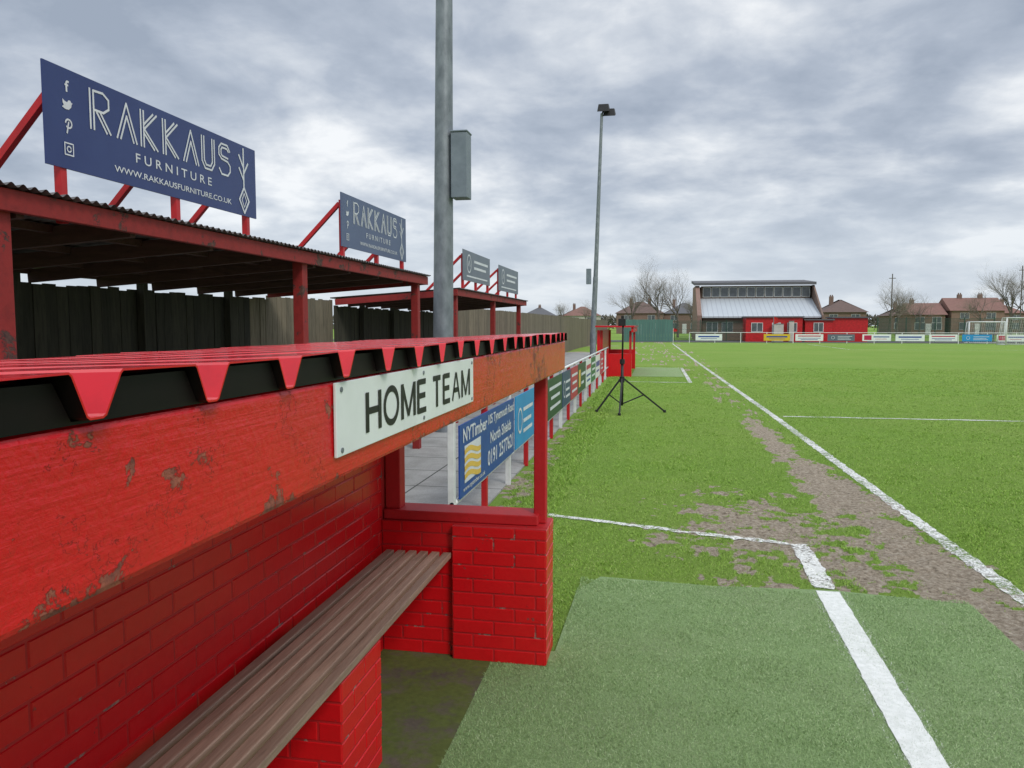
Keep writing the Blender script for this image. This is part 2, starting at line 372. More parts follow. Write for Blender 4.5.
for i in range(nT):
    a,c_=TP[i],TP[(i+1)%nT]; mb.quadverts([(a[0],a[1],-.05),(c_[0],c_[1],-.05),(c_[0],c_[1],.004),(a[0],a[1],.004)])
o=mesh_obj('artificial_turf',mb,m_turf); o['kind']='structure'
n=330000
x,y=blades(n,(lambda y:np.maximum(-.84,-.45*y+.2)*np.ones_like(y),lambda y:np.minimum(2.03,.55*y+.3)),(2.2,5.45))
edge=(fbm(x*8,y*8,3,77)-.5)*.12
keep=inturf(x+edge*.3,y+edge); wn=(fbm(x*9,y*9,3,41)-.5)*.016
dl=dist_line(x,y,TECH)-.078; inl=(dl+wn)<0
x,y,inl=x[keep],y[keep],inl[keep]; n=len(x)
inl&=rng.random(n)>.07
stray=(np.abs(dist_line(x,y,TECH)-.09)<.03)&(rng.random(n)<.15); inl|=stray
pile=.5+fbm(x*5,y*5,3,15)
o=make_blades('turf_fibres',x,y,np.full(n,.003),rng.uniform(.005,.012,n)*pile,.0017+.0004*y,.8,inl.astype(int),[m_tblade,m_bladew]); o['kind']='stuff'; o['label']='short worn fibres of the green artificial mat'; o['category']='turf'
m_line,nt,b=new_mat('white_line_paint'); v=coords(nt,'World')
f=noise(nt,v,16,8,.75); e=noise(nt,v,60,4,.7); wr=noise(nt,v,1.1,4,.6)
k=ramp(nt,math_(nt,'ADD',math_(nt,'ADD',math_(nt,'MULTIPLY',f,.6),math_(nt,'MULTIPLY',e,.4)),math_(nt,'MULTIPLY',math_(nt,'SUBTRACT',.5,wr),.35)),[(.41,(0,0,0)),(.54,(1,1,1))])
lc=ramp(nt,e,[(.35,(.54,.53,.48)),(.6,(.76,.77,.74))]); nt.links.new(lc,b.inputs['Base Color']); b.inputs['Roughness'].default_value=.9
nt.links.new(k,b.inputs['Alpha'])
m_line2=M('white_turf_line_paint',(.76,.77,.74),(.62,.64,.60),30,.9)
def line_sheet(name,pts,w,zoff,follow=True,mat=None,jit=.05):
    mb=MB(); P=[]
    for (ax,ay),(bx,by) in zip(pts[:-1],pts[1:]):
        L=math.hypot(bx-ax,by-ay); n=max(2,int(min(L/.04,400)))
        for i in range(n): P.append((ax+(bx-ax)*i/n,ay+(by-ay)*i/n))
    P.append(pts[-1]); P=np.array(P); T=np.gradient(P,axis=0); T/=np.linalg.norm(T,axis=1)[:,None]; Nn=np.stack([-T[:,1],T[:,0]],-1)
    jl=(fbm(P[:,0]*14+3,P[:,1]*14,3,90)-.5)*jit; jr=(fbm(P[:,0]*14,P[:,1]*14+9,3,91)-.5)*jit
    cols=[]
    for s in (-1,-.5,0,.5,1):
        off=(w/2+(jl if s<0 else jr))*s; Q=P+Nn*off[:,None]
        z=(gh(Q[:,0],Q[:,1]) if follow else 0)+zoff; cols.append(np.column_stack([Q,z*np.ones(len(Q))]))
    for i in range(len(P)-1):
        for j in range(4): mb.quadverts([cols[j][i],cols[j+1][i],cols[j+1][i+1],cols[j][i+1]])
    o=mesh_obj(name,mb,mat or m_line); o['kind']='structure'; return o
line_sheet('touch_line',TL,.12,.006)
line_sheet('technical_area_line',[(1.10,-1),(1.125,3.3),(1.168,5.38)],.150,.0085,False,m_line2,.015)
line_sheet('technical_area_line',[(1.17,5.46),(1.19,6.50)],.14,.007)
line_sheet('technical_area_line',TRV,.085,.008)
line_sheet('halfway_line',[(2.5,15.8),(45,15.8)],.10,.008)
line_sheet('goal_line',[(1.6,76),(70,76)],.14,.010,False)
line_sheet('penalty_area_line',[(14,76),(14,60),(54,60)],.12,.009,False)
line_sheet('technical_area_line',[(-.9,24.6),(1.1,24.6),(1.1,33)],.12,.012)
mb=MB(); mb.box(-.8,1.0,27.2,33,-.05,.016); o=mesh_obj('artificial_turf',mb,m_turf); o['kind']='structure'
mb=MB(); mb.box(-6.2,-1.62,-2,50,-.1,.02); o=mesh_obj('walkway',mb,m_conc); o['kind']='structure'
mb=MB(); mb.box(-1.62,-.84,-2,4.1,-.1,.006); o=mesh_obj('dugout_floor',mb,m_floor); o['kind']='structure'
mb=MB(); mb.box(-40,120,82.0,92,-.1,.02); o=mesh_obj('path',mb,m_tarmac); o['kind']='structure'
# ------------------------------------------------------------------ text
def text_geo(body,bold=0.0):
    cu=bpy.data.curves.new('t','FONT'); cu.body=body; cu.fill_mode='FRONT'; cu.resolution_u=3; cu.offset=bold
    ob=bpy.data.objects.new('t',cu); COL.objects.link(ob); dg=bpy.context.evaluated_depsgraph_get(); dg.update()
    me=bpy.data.meshes.new_from_object(ob.evaluated_get(dg)); vs=np.array([v.co[:] for v in me.vertices]); fs=[tuple(p.vertices) for p in me.polygons]
    bpy.data.objects.remove(ob); bpy.data.curves.remove(cu); bpy.data.meshes.remove(me); return vs,fs
class Basis:
    def __init__(s,o,u,v): s.o=np.array(o,float); s.u=np.array(u,float); s.v=np.array(v,float); s.n=np.cross(s.u,s.v)
    def __call__(s,a,b,c=0): return tuple(s.o+s.u*a+s.v*b+s.n*c)
def put_text(mb,body,u0,v0,w,h,B,mi=0,n=.003,bold=0.0):
    vs,fs=text_geo(body,bold); lo=vs.min(0); hi=vs.max(0); k=len(mb.v)
    for p in vs: mb.v.append(B(u0+(p[0]-lo[0])/(hi[0]-lo[0])*w, v0+(p[1]-lo[1])/(hi[1]-lo[1])*h, n))
    for f in fs: mb.f.append(tuple(k+i for i in f)); mb.m.append(mi)
def strokes(mb,polys,th,B,mi=0,n=.003,ox=0,oy=0,sx=1,sy=1,ext=.3,dz=.00012):
    c=0
    for poly in polys:
        for (a,b_),(c2,d) in zip(poly[:-1],poly[1:]):
            p=np.array([ox+a*sx,oy+b_*sy]); q=np.array([ox+c2*sx,oy+d*sy]); L=np.linalg.norm(q-p)
            if L<1e-6: continue
            t=(q-p)/L; nn=np.array([-t[1],t[0]])*th/2; p=p-t*th*ext; q=q+t*th*ext; c+=1; z=n+dz*(c%9)
            mb.quadverts([B(*(p-nn),z),B(*(q-nn),z),B(*(q+nn),z),B(*(p+nn),z)],mi)
def circ(cx,cy,r,n=14,a0=0,a1=2*math.pi,ry=None): 
    ry=ry or r
    return [(cx+r*math.cos(a0+(a1-a0)*i/n),cy+ry*math.sin(a0+(a1-a0)*i/n)) for i in range(n+1)]
LET={'R':[[(0,0),(0,1)],[(.11,0),(.11,.98),(.42,1),(.6,.88),(.6,.64),(.42,.5),(.11,.5)],[(.3,.5),(.64,0)],[(.18,.5),(.52,0)]],
'A':[[(0,0),(.35,1),(.7,0)],[(.12,0),(.35,.66),(.58,0)]],
'K':[[(0,0),(0,1)],[(.11,0),(.11,1)],[(.62,1),(.13,.5),(.64,0)],[(.48,1),(.13,.64)],[(.50,0),(.13,.37)]],
'U':[[(0,1),(0,.22),(.15,0),(.47,0),(.62,.22),(.62,1)],[(.11,1),(.11,.26),(.2,.12),(.42,.12),(.51,.26),(.51,1)]],
'S':[[(.58,.82),(.45,1),(.13,1),(0,.85),(0,.62),(.13,.5),(.45,.46),(.58,.34),(.58,.15),(.45,0),(.13,0),(0,.17)],[(.5,.8),(.42,.88),(.17,.88),(.11,.8),(.11,.66),(.17,.6),(.47,.57)]]}
def rakkaus_board(Y0,Y1,Z0,Z1,X,matb,legs,full=True,roofz=2.48,shade='navy blue'):
    r=thing('advertising_board',f'{shade} furniture shop board on red struts above stand roof' if full else f'{shade} board with round emblem on red struts above stand roof','advertising board',(X,(Y0+Y1)/2,roofz),'boards standing on the stand roofs')
    mb=MB(); mb.box(X-.012,X,Y0,Y1,Z0,Z1); part(r,'panel',mb,matb)
    mb=MB(); L=Y1-Y0; H=Z1-Z0; B=Basis((X,Y0,Z0),(0,1,0),(0,0,1))
    if full:
        xx=.155*L; lw=(.845-.155)*L/7
        for ch in 'RAKKAUS':
            strokes(mb,LET[ch],.015*H/.61,B,0,.003,xx,.49*H,lw*1.18,.41*H); xx+=lw*1.02
        put_text(mb,'F U R N I T U R E',.33*L,.28*H,.38*L,.105*H,B,0,.003,.008)
        put_text(mb,'WWW.RAKKAUSFURNITURE.CO.UK',.24*L,.11*H,.59*L,.07*H,B,0,.003,.008)
        cx=.075*L; put_text(mb,'f',cx-.016,.77*H,.036,.115*H,B,0,.003,.02)
        bird=[(-.04,-.012),(-.015,-.02),(.01,-.018),(.028,-.002),(.032,.014),(.04,.022),(.03,.024),(.022,.034),(.008,.032),(.0,.02),(-.018,.022),(-.034,.032),(-.034,.012),(-.026,.0)]
        mb.quadverts([B(cx+a*1.15,.63*H+b_*1.15,.003) for a,b_ in bird])
        strokes(mb,[circ(cx+.004,.455*H,.026,14,-2.3,3.0),[(cx+.004,.47*H),(cx-.012,.36*H)]],.011,B)
        s=.036; cy=.2*H; strokes(mb,[[(cx-s,cy-s),(cx+s,cy-s),(cx+s,cy+s),(cx-s,cy+s),(cx-s,cy-s)],circ(cx,cy,.017,10)],.008,B)
        ax=.915*L; strokes(mb,[[(ax,.40*H),(ax,.95*H)],[(ax-.075,.84*H),(ax,.68*H)],[(ax,.60*H),(ax+.075,.76*H)],[(ax-.075,.66*H),(ax,.50*H)],
          [(ax,.04*H),(ax-.08,.22*H),(ax,.40*H),(ax+.08,.22*H),(ax,.04*H)]],.020,B); strokes(mb,[[(ax,.12*H),(ax-.038,.22*H),(ax,.32*H),(ax+.038,.22*H),(ax,.12*H)]],.010,B)
    else:
        strokes(mb,[circ(.2*L,.58*H,.17,18)],.03,B); strokes(mb,[[(.2*L-.08,.5*H),(.2*L,.68*H),(.2*L+.08,.5*H)]],.025,B)
        strokes(mb,[[(.38*L,.70*H),(.9*L,.70*H)],[(.38*L,.48*H),(.82*L,.48*H)]],.05,B); strokes(mb,[[(.12*L,.16*H),(.88*L,.16*H)]],.03,B)
    part(r,'lettering',mb,[m_lettw,matb])
    for yy in legs:
        mb=MB(); mb.bar((X-.035,yy,roofz-.04),(X-.035,yy,Z1-.08),.05,.05); mb.bar((X-.06,yy,Z1-.12),(X-.85,yy,roofz-.02),.045,.045); part(r,'strut',mb,m_redmetal)
    return r
rakkaus_board(4.17,6.68,2.78,3.40,-3.65,m_navy,[4.32,5.5,6.55])
rakkaus_board(8.66,11.05,2.73,3.36,-3.65,m_navy2,[8.75,9.9,10.95],shade='faded blue')
rakkaus_board(14.5,16.95,2.67,3.26,-3.65,m_greyb,[14.6,15.7,16.85],False,2.4,'faded blue-grey')
rakkaus_board(17.95,20.55,2.62,3.22,-3.65,m_greyb,[18.05,19.2,20.4],False,2.4,'faded blue-grey')
# ------------------------------------------------------------------ covered stands
def stand(Y0,Y1,Xf,Xb,Zf,Zb,posts,lab,darkto=None):
    r=thing('covered_stand',lab,'stand',(Xf,(Y0+Y1)/2,0),'covered terraces along the walkway')
    mb=MB(); per=.076; n=int((Y1-Y0)/per*8)
    for i in range(n+1):
        yy=Y0+(Y1-Y0)*i/n; a=.011*math.cos(2*math.pi*(yy-Y0)/per)
        mb.v+=[(Xf+.07,yy,Zf+.016+a),(Xb-.1,yy,Zb+.016+a)]
    for i in range(n): mb.f.append((2*i,2*i+1,2*i+3,2*i+2)); mb.m.append(0)
    part(r,'roof',mb,m_corr,True)
    mb=MB(); mb.box(Xf-.02,Xf+.025,Y0,Y1,Zf-.115,Zf); part(r,'fascia',mb,m_standred,bevel=.004)
    for yy in (Y0,Y1-.04):
        mb=MB(); mb.bar((Xf-.02,yy+.02,Zf-.06),(Xb,yy+.02,Zb-.06),.04,.11); part(r,'side_fascia',mb,m_standred)
    for yy in posts:
        mb=MB(); mb.box(Xf-.125,Xf-.022,yy-.055,yy+.055,0,Zf-.1); part(r,'post',mb,m_standred,bevel=.006)
    yy=Y0+.5
    while yy<Y1-.2:
        mb=MB(); mb.bar((Xf-.03,yy,Zf-.075),(Xb+.05,yy,Zb-.075),.05,.12); part(r,'rafter',mb,m_rafter); yy+=.9
    for t in (.25,.5,.75,.985):
        mb=MB(); xx=Xf+(Xb-Xf)*t; zz=Zf+(Zb-Zf)*t; mb.box(xx-.03,xx+.03,Y0+.05,Y1-.05,zz-.055,zz-.005); part(r,'purlin',mb,m_rafter)
    mb=MB(); yy=Y0
    while yy<Y1-.05:
        w=.145; j=random.uniform(-.006,.006); dk=darkto is not None and yy<darkto
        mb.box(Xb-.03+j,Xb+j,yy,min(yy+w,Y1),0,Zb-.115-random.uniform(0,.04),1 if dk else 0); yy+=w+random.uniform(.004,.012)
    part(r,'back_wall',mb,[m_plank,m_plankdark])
    yy=Y0+1.2
    while yy<Y1:
        mb=MB(); mb.box(Xb+.01,Xb+.1,yy-.04,yy+.04,0,Zb-.05); part(r,'back_post',mb,m_plankdark); yy+=1.8
    return r
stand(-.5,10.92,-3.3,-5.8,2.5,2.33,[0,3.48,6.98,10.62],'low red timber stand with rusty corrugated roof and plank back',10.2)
stand(13.4,20.9,-3.5,-5.8,2.44,2.28,[13.55,16.9,20.2],'smaller red timber stand beyond the gap with corrugated roof',20)
mb=MB(); mb.box(-5.7,-4.5,-.5,10.8,.018,.22); o=mesh_obj('terrace_step',mb,m_conc); o['kind']='structure'
def pfence(name,lab,x0,y0,x1,y1,h,mat,pw=.145,gap=.01,th=.02,hj=.03):
    mb=MB(); L=math.hypot(x1-x0,y1-y0); ux,uy=(x1-x0)/L,(y1-y0)/L; s=0
    while s<L:
        e=min(s+pw,L); mb.bar((x0+ux*s,y0+uy*s,h/2),(x0+ux*e,y0+uy*e,h/2),th,h+random.uniform(-hj,hj)); s+=pw+gap
    base=((x0+x1)/2,(y0+y1)/2,0); r=thing(name,lab,'fence',base); part(r,'panel',mb,mat)
    for z in (.4,h-.35): 
        mb=MB(); mb.bar((x0-uy*.03,y0+ux*.03,z),(x1-uy*.03,y1+ux*.03,z),.04,.08); part(r,'rail',mb,mat)
    return r
pfence('timber_fence','weathered tall plank fence behind the stands',-5.85,10.95,-5.85,13.38,2.25,m_plank)
pfence('timber_fence','long weathered plank fence along the side of the pitch',-5.85,20.95,-5.85,60,2.35,m_plank,.15,.012)
pfence('timber_fence','weathered plank fence closing the end of the ground',-5.85,60,-5.2,86,2.3,m_plank,.15,.012)
# ------------------------------------------------------------------ dugout
def bricks(mb,B,L,H,mi=0,proud=.0032,seed=1):
    rr=random.Random(seed); z=.005; row=0
    while z<H-.03:
        h=min(.068,H-z-.002); s=-.1125 if row%2 else 0
        while s<L:
            a=max(s+.0035,0.0); e=min(s+.2215,L)
            if e-a>.02:
                p=proud+rr.uniform(-.001,.0012); c=.0035
                o=[(a,z),(e,z),(e,z+h),(a,z+h)]; i=[(a+c,z+c),(e-c,z+c),(e-c,z+h-c),(a+c,z+h-c)]
                k=len(mb.v); mb.v+=[B(u,v_,-.001) for u,v_ in o]+[B(u,v_,p) for u,v_ in i]
                mb.f.append((k+4,k+5,k+6,k+7)); mb.m.append(mi)
                for q in range(4): mb.f.append((k+q,k+(q+1)%4,k+4+(q+1)%4,k+4+q)); mb.m.append(mi)
            s+=.225
        z+=.075; row+=1
D=thing('dugout','red painted brick and timber team dugout with ribbed roof','dugout',(-1.0,2.0,0),'team dugouts beside the pitch')
mb=MB(); mb.box(-1.57,-1.462,-1.5,4.17,0,1.62,1); bricks(mb,Basis((-1.462,-1.5,0),(0,1,0),(0,0,1)),5.45,1.62)
part(D,'back_wall',mb,[m_redbrick,m_mortar])
mb=MB(); mb.box(-1.458,-.545,3.95,4.17,0,.735,1); bricks(mb,Basis((-1.458,3.95,0),(1,0,0),(0,0,1)),.40,.735,seed=3)
mb.box(-1.05,-.547,3.905,3.949,0,.733,1); bricks(mb,Basis((-1.05,3.905,0),(1,0,0),(0,0,1)),.503,.733,seed=4)
bricks(mb,Basis((-.545,3.905,0),(0,1,0),(0,0,1)),.265,.733,seed=5)
part(D,'side_wall',mb,[m_redbrick,m_mortar])
mb=MB(); mb.box(-1.455,-.60,3.97,4.15,.737,.79); part(D,'sill',mb,m_redwood,bevel=.005)
mb=MB(); mb.box(-.63,-.565,4.03,4.10,.737,1.60); part(D,'post',mb,m_redwood,bevel=.005)
mb=MB(); mb.box(-1.455,-1.37,4.0,4.09,.79,1.62); part(D,'post',mb,m_redwood,bevel=.005)
mb=MB(); mb.box(-.565,-.51,-1.5,4.42,1.545,1.710); part(D,'fascia_beam',mb,m_beam,bevel=.008)
mb=MB(); mb.box(-1.56,-1.50,-1.5,4.40,1.625,1.67); part(D,'back_beam',mb,m_redwood)
for yy in (.6,2.2,3.4,4.3):
    mb=MB(); mb.bar((-.567,yy,1.66),(-1.49,yy,1.635),.05,.07); part(D,'rafter',mb,m_redwood)
per=.19; Hc=.042; YS=-1.49
prof=[(0,0),(.016,0),(.020,.002),(.042,Hc-.003),(.046,Hc),(.166,Hc),(.170,Hc-.003),(.187,.002)]
mb=MB(); 
Xs=[-.492,-.60,-.9,-1.2,-1.66]; zz=lambda x:1.7160+(x+.488)*.040
Yp=[];Zp=[]
yy=YS
while yy<4.30:
    for i,(a,z) in enumerate(prof): Yp.append(yy+a); Zp.append(z)
    yy+=per
Yp.append(yy); Zp.append(0)
k=len(Xs)
for a,z in zip(Yp,Zp):
    for xx in Xs: mb.v.append((xx+.004*math.sin(a*5.3)*(xx>-.5),a,zz(xx)+z+ .002*math.sin(a*9+xx*7)))
for i in range(len(Yp)-1):
    for j in range(k-1):
        mb.f.append((i*k+j,(i+1)*k+j,(i+1)*k+j+1,i*k+j+1)); mb.m.append(0)
ro=part(D,'roof',mb,[m_redroof,m_roofshade])
me=ro.data
if sum(p.normal.z for p in me.polygons)<0: me.flip_normals()
sm=ro.modifiers.new('s','SOLIDIFY'); sm.thickness=.0022; sm.offset=-1; sm.use_rim=True; sm.material_offset=1; sm.material_offset_rim=0  # inner side takes the black, painting shade under the red sheet
mb=MB(); yy=YS
pts=[]
while yy<4.25:
    pts+=[(yy+.024,0),(yy+.047,Hc-.006),(yy+.164,Hc-.006),(yy+.184,0)]; yy+=per
x1,x0=-.507,-.56; n0=len(mb.v); m_=len(pts)
for xx in (x1,x0):
    for a,z in pts: mb.v.append((xx,a,zz(xx)+z-.001))
    for a,z in pts: mb.v.append((xx,a,1.7112))
for i in range(m_-1):
    for f in ((i,i+1,m_+i+1,m_+i),(2*m_+i,3*m_+i,3*m_+i+1,2*m_+i+1),(i,2*m_+i,2*m_+i+1,i+1)): mb.f.append(tuple(n0+q for q in f)); mb.m.append(0)
part(D,'hollow_shade_strip',mb,m_roofshade)  # black backing added behind the open ribs as painted shade
be=bpy.data.objects.new('bench',None); COL.objects.link(be); be.parent=D; be.location=(-.23,0,0)
mb=MB()
for i in range(6):
    x0=-1.415+i*.0635; mb.box(x0,x0+.0425,-1.3,3.90,.560+random.uniform(-.001,.001),.590+random.uniform(-.002,.002))
part(be,'seat',mb,m_bench,bevel=.004)
for yy in (.2,2.5):
    mb=MB(); mb.box(-1.40,-1.085,yy,yy+.40,0,.556,1); bricks(mb,Basis((-1.40,yy,0),(1,0,0),(0,0,1)),.315,.554,seed=8)
    bricks(mb,Basis((-1.085,yy,0),(0,1,0),(0,0,1)),.40,.554,seed=9); part(be,'leg',mb,[m_redbrick,m_mortar])
r=thing('team_sign','white sign with black lettering screwed to red dugout beam','sign',(-.505,1.63,1.65))
mb=MB(); mb.box(-.508,-.503,1.16,2.11,1.585,1.707); part(r,'panel',mb,m_signwhite,bevel=.001)
mb=MB(); B=Basis((-.503,1.16,1.585),(0,1,0),(0,0,1))
SL={'H':(.62,[[(0,-.07),(0,1.07)],[(.62,-.07),(.62,1.07)],[(0,.53),(.62,.53)]]),'O':(.76,[circ(.38,.5,.38,32,ry=.52)]),
'M':(.78,[[(0,-.07),(0,1.07)],[(.78,-.07),(.78,1.07)],[(.02,1.02),(.39,.0),(.76,1.02)]]),'E':(.56,[[(0,-.07),(0,1.07)],[(0,1),(.56,1)],[(0,.52),(.52,.52)],[(0,0),(.58,0)]]),
'T':(.62,[[(0,1),(.62,1)],[(.31,-.07),(.31,1)]]),'A':(.70,[[(0,-.07),(.33,1.03)],[(.37,1.03),(.70,-.07)],[(.13,.33),(.57,.33)]])}
tw=sum(SL[c][0]+.26 for c in 'HOMETEAM')+.30-.26; sxx=.765/tw; ux=.134
for w_ in ('HOME','TEAM'):
    for c in w_:
        for pl in SL[c][1]:
            vert=len(pl)==2 and abs(pl[0][0]-pl[1][0])<.01
            strokes(mb,[pl],.0165 if vert else .0125,B,0,.0008+(.0004 if vert else 0),ux,.028,sxx,.063,ext=.0 if c!='O' else .25,dz=.00004)
        ux+=(SL[c][0]+.26)*sxx
    ux+=.30*sxx
part(r,'lettering',mb,m_letter)
for u in (.02,.475,.93):
    for v_ in (.010,.110): mb=MB(); mb.cyl(B(u,v_,0),B(u,v_,.002),.0045,n=10); part(r,'screw',mb,m_galv)
def away(Y0,Y1,Xf,Xb):
    r=thing('dugout','distant red brick and timber team dugout with dark interior','dugout',((Xf+Xb)/2,(Y0+Y1)/2,0),'team dugouts beside the pitch')
    mb=MB(); mb.box(Xb-.1,Xb,Y0,Y1,0,1.62); part(r,'back_wall',mb,m_redbrick)
    for a in (Y0,Y1-.2):
        mb=MB(); mb.box(Xb+.002,Xf,a,a+.2,0,.80); part(r,'side_wall',mb,m_redbrick)
        mb=MB(); mb.box(Xf-.09,Xf-.01,a+.05,a+.13,.802,1.6); part(r,'post',mb,m_redwood)
        mb=MB(); mb.box(Xb+.01,Xb+.09,a+.05,a+.13,.802,1.6); part(r,'post',mb,m_redwood)
    mb=MB(); mb.box(Xf-.02,Xf+.06,Y0-.2,Y1+.2,1.55,1.72); part(r,'fascia_beam',mb,m_beam)
    mb=MB(); mb.box(Xb-.15,Xf+.1,Y0-.25,Y1+.25,1.722,1.78); part(r,'roof',mb,m_redroof)
    mb=MB(); mb.box(Xb+.05,Xb+.4,Y0+.21,Y1-.21,.5,.55); part(r,'bench',mb,m_bench)
away(27.1,32.3,-.80,-1.9)
# ------------------------------------------------------------------ perimeter rail & boards
r=thing('perimeter_rail','white painted rail on red and white posts beside the walkway','railing',(-1.6,14,0))
for z in (1.03,.345):
    mb=MB(); mb.cyl((-1.60,5.95,z),(-1.60,27,z),.022,n=10); part(r,'rail',mb,m_white,True)
yy=5.98; i=0
while yy<26.8:
    mb=MB(); mb.box(-1.635,-1.58,yy-.03,yy+.03,0,1.03); part(r,'post',mb,m_white if i%2==0 else m_redmetal,bevel=.004,label='white post' if i%2==0 else 'red post'); yy+=1.22; i+=1
def adboard(Y0,Y1,mat,lab,draw,z0=.37,z1=.98,X=-1.55):
    r=thing('advertising_board',lab,'advertising board',(X,(Y0+Y1)/2,z0),'boards fixed along the pitch rail')
    mb=MB(); mb.box(X-.02,X-.006,Y0,Y1,z0,z1); part(r,'panel',mb,mat)
    B=Basis((X-.006,Y0,z0),(0,1,0),(0,0,1)); mb=MB(); draw(mb,B,Y1-Y0,z1-z0); part(r,'lettering',mb,[m_lettw,m_gold,m_blue,m_pink])
def d1(mb,B,L,H):
    put_text(mb,'NYTimber',.04*L,.74*H,.38*L,.20*H,B,0,.003,.018)
    mb.quadverts([B(.06*L,.17*H,.002),B(.31*L,.17*H,.002),B(.31*L,.69*H,.002),B(.06*L,.69*H,.002)],0)
    for i in range(4):
        y0=.23+.115*i; pl=[(.065*L+.235*L*t,(y0+.05*math.sin(t*4.5+.5))*H) for t in np.linspace(0,1,11)]; strokes(mb,[pl],.044,B,1,.004)
    put_text(mb,'www.nytimber.co.uk',.04*L,.04*H,.34*L,.09*H,B,0,.003,.012)
    put_text(mb,'105 Tynemouth Road',.44*L,.74*H,.54*L,.20*H,B,0,.003,.018)
    put_text(mb,'North Shields',.48*L,.47*H,.44*L,.19*H,B,0,.003,.018)
    put_text(mb,'0191 2577621',.43*L,.13*H,.54*L,.25*H,B,0,.003,.018)
adboard(6.05,8.5,m_blue,'blue timber merchant board with white lettering on the rail',d1)
def dd(kind):
    def f(mb,B,L,H):
        if kind==0:
            strokes(mb,[circ(.2*L,.5*H,.18*H+.03,16)],.03,B); strokes(mb,[[(.38*L,.68*H),(.9*L,.68*H)],[(.38*L,.45*H),(.8*L,.45*H)],[(.38*L,.25*H),(.86*L,.25*H)]],.045,B)
        elif kind==1:
            mb.quadverts([B(.08*L,.2*H,.002),B(.3*L,.2*H,.002),B(.3*L,.8*H,.002),B(.08*L,.8*H,.002)],1); strokes(mb,[[(.4*L,.6*H),(.92*L,.6*H)],[(.4*L,.3*H),(.7*L,.3*H)]],.06,B)
        elif kind==2:
            strokes(mb,[[(.1*L,.72*H),(.9*L,.72*H)]],.1,B,3); strokes(mb,[[(.1*L,.4*H),(.9*L,.4*H)],[(.2*L,.2*H),(.8*L,.2*H)]],.05,B,2)
        elif kind==4:
            strokes(mb,[[(.12*L,.6*H),(.88*L,.6*H)]],.14,B,2); strokes(mb,[[(.2*L,.28*H),(.8*L,.28*H)]],.05,B,2)
        elif kind==5:
            mb.quadverts([B(.06*L,.15*H,.002),B(.32*L,.15*H,.002),B(.32*L,.85*H,.002),B(.06*L,.85*H,.002)],3); strokes(mb,[[(.4*L,.62*H),(.93*L,.62*H)]],.1,B,2); strokes(mb,[[(.45*L,.3*H),(.85*L,.3*H)]],.04,B,3)
        else:
            strokes(mb,[[(.1*L,.75*H),(.9*L,.75*H)],[(.2*L,.5*H),(.8*L,.5*H)],[(.15*L,.25*H),(.85*L,.25*H)]],.05,B,0)
    return f
seq=[(m_cyan,'sky blue',0,1.35),(m_cyan,'sky blue',3,1.2),(m_dgreen,'dark green',3,1.8),(m_navy,'navy',0,1.3),(m_pink,'crimson',3,1.3),(m_dgreen,'dark green',1,1.8),(m_signwhite,'white',2,1.4),(m_green,'green',3,1.4),(m_signwhite,'white',4,1.6),(m_pink,'crimson',0,1.4)]
yy=8.62
for i,(mm,cn,k,Lb) in enumerate(seq):
    adboard(yy,yy+Lb,mm,f'{cn} sponsor board fixed to the pitchside rail',dd(k)); yy+=Lb+.06
rr=thing('perimeter_rail','white rail along the far end of the pitch','railing',(32,80,0))
mb=MB(); mb.cyl((3.4,80,1.05),(60,80,1.05),.025,n=8); part(rr,'rail',mb,m_white)
for i in range(23):
    mb=MB(); mb.box(3.4+i*2.5-.03,3.4+i*2.5+.03,79.97,80.03,0,1.04); part(rr,'post',mb,m_white)
FB=[(4.0,6.6,m_signwhite,'white',4),(10.6,13.1,m_yellow,'yellow',4),(13.6,16.2,m_signwhite,'white',2),(16.6,19.1,m_greyb,'grey blue',0),(19.8,22.4,m_signwhite,'white',5),(22.8,25.4,m_signwhite,'white',4),(25.8,28.3,m_signwhite,'white',2),(28.7,31.3,m_cyan,'pale blue',0),(31.7,34.2,m_signwhite,'white',5)]
for x0,x1,mm,cn,k in FB:
    r=thing('advertising_board',f'{cn} sponsor board on the rail behind the goal','advertising board',((x0+x1)/2,79.95,.25),'boards fixed along the pitch rail')
    mb=MB(); mb.box(x0,x1,79.93,79.95,.25,.90); part(r,'panel',mb,mm)
    mb=MB(); dd(k)(mb,Basis((x0,79.93,.25),(1,0,0),(0,0,1)),x1-x0,.65); part(r,'lettering',mb,[m_lettw,m_gold,m_blue,m_pink])
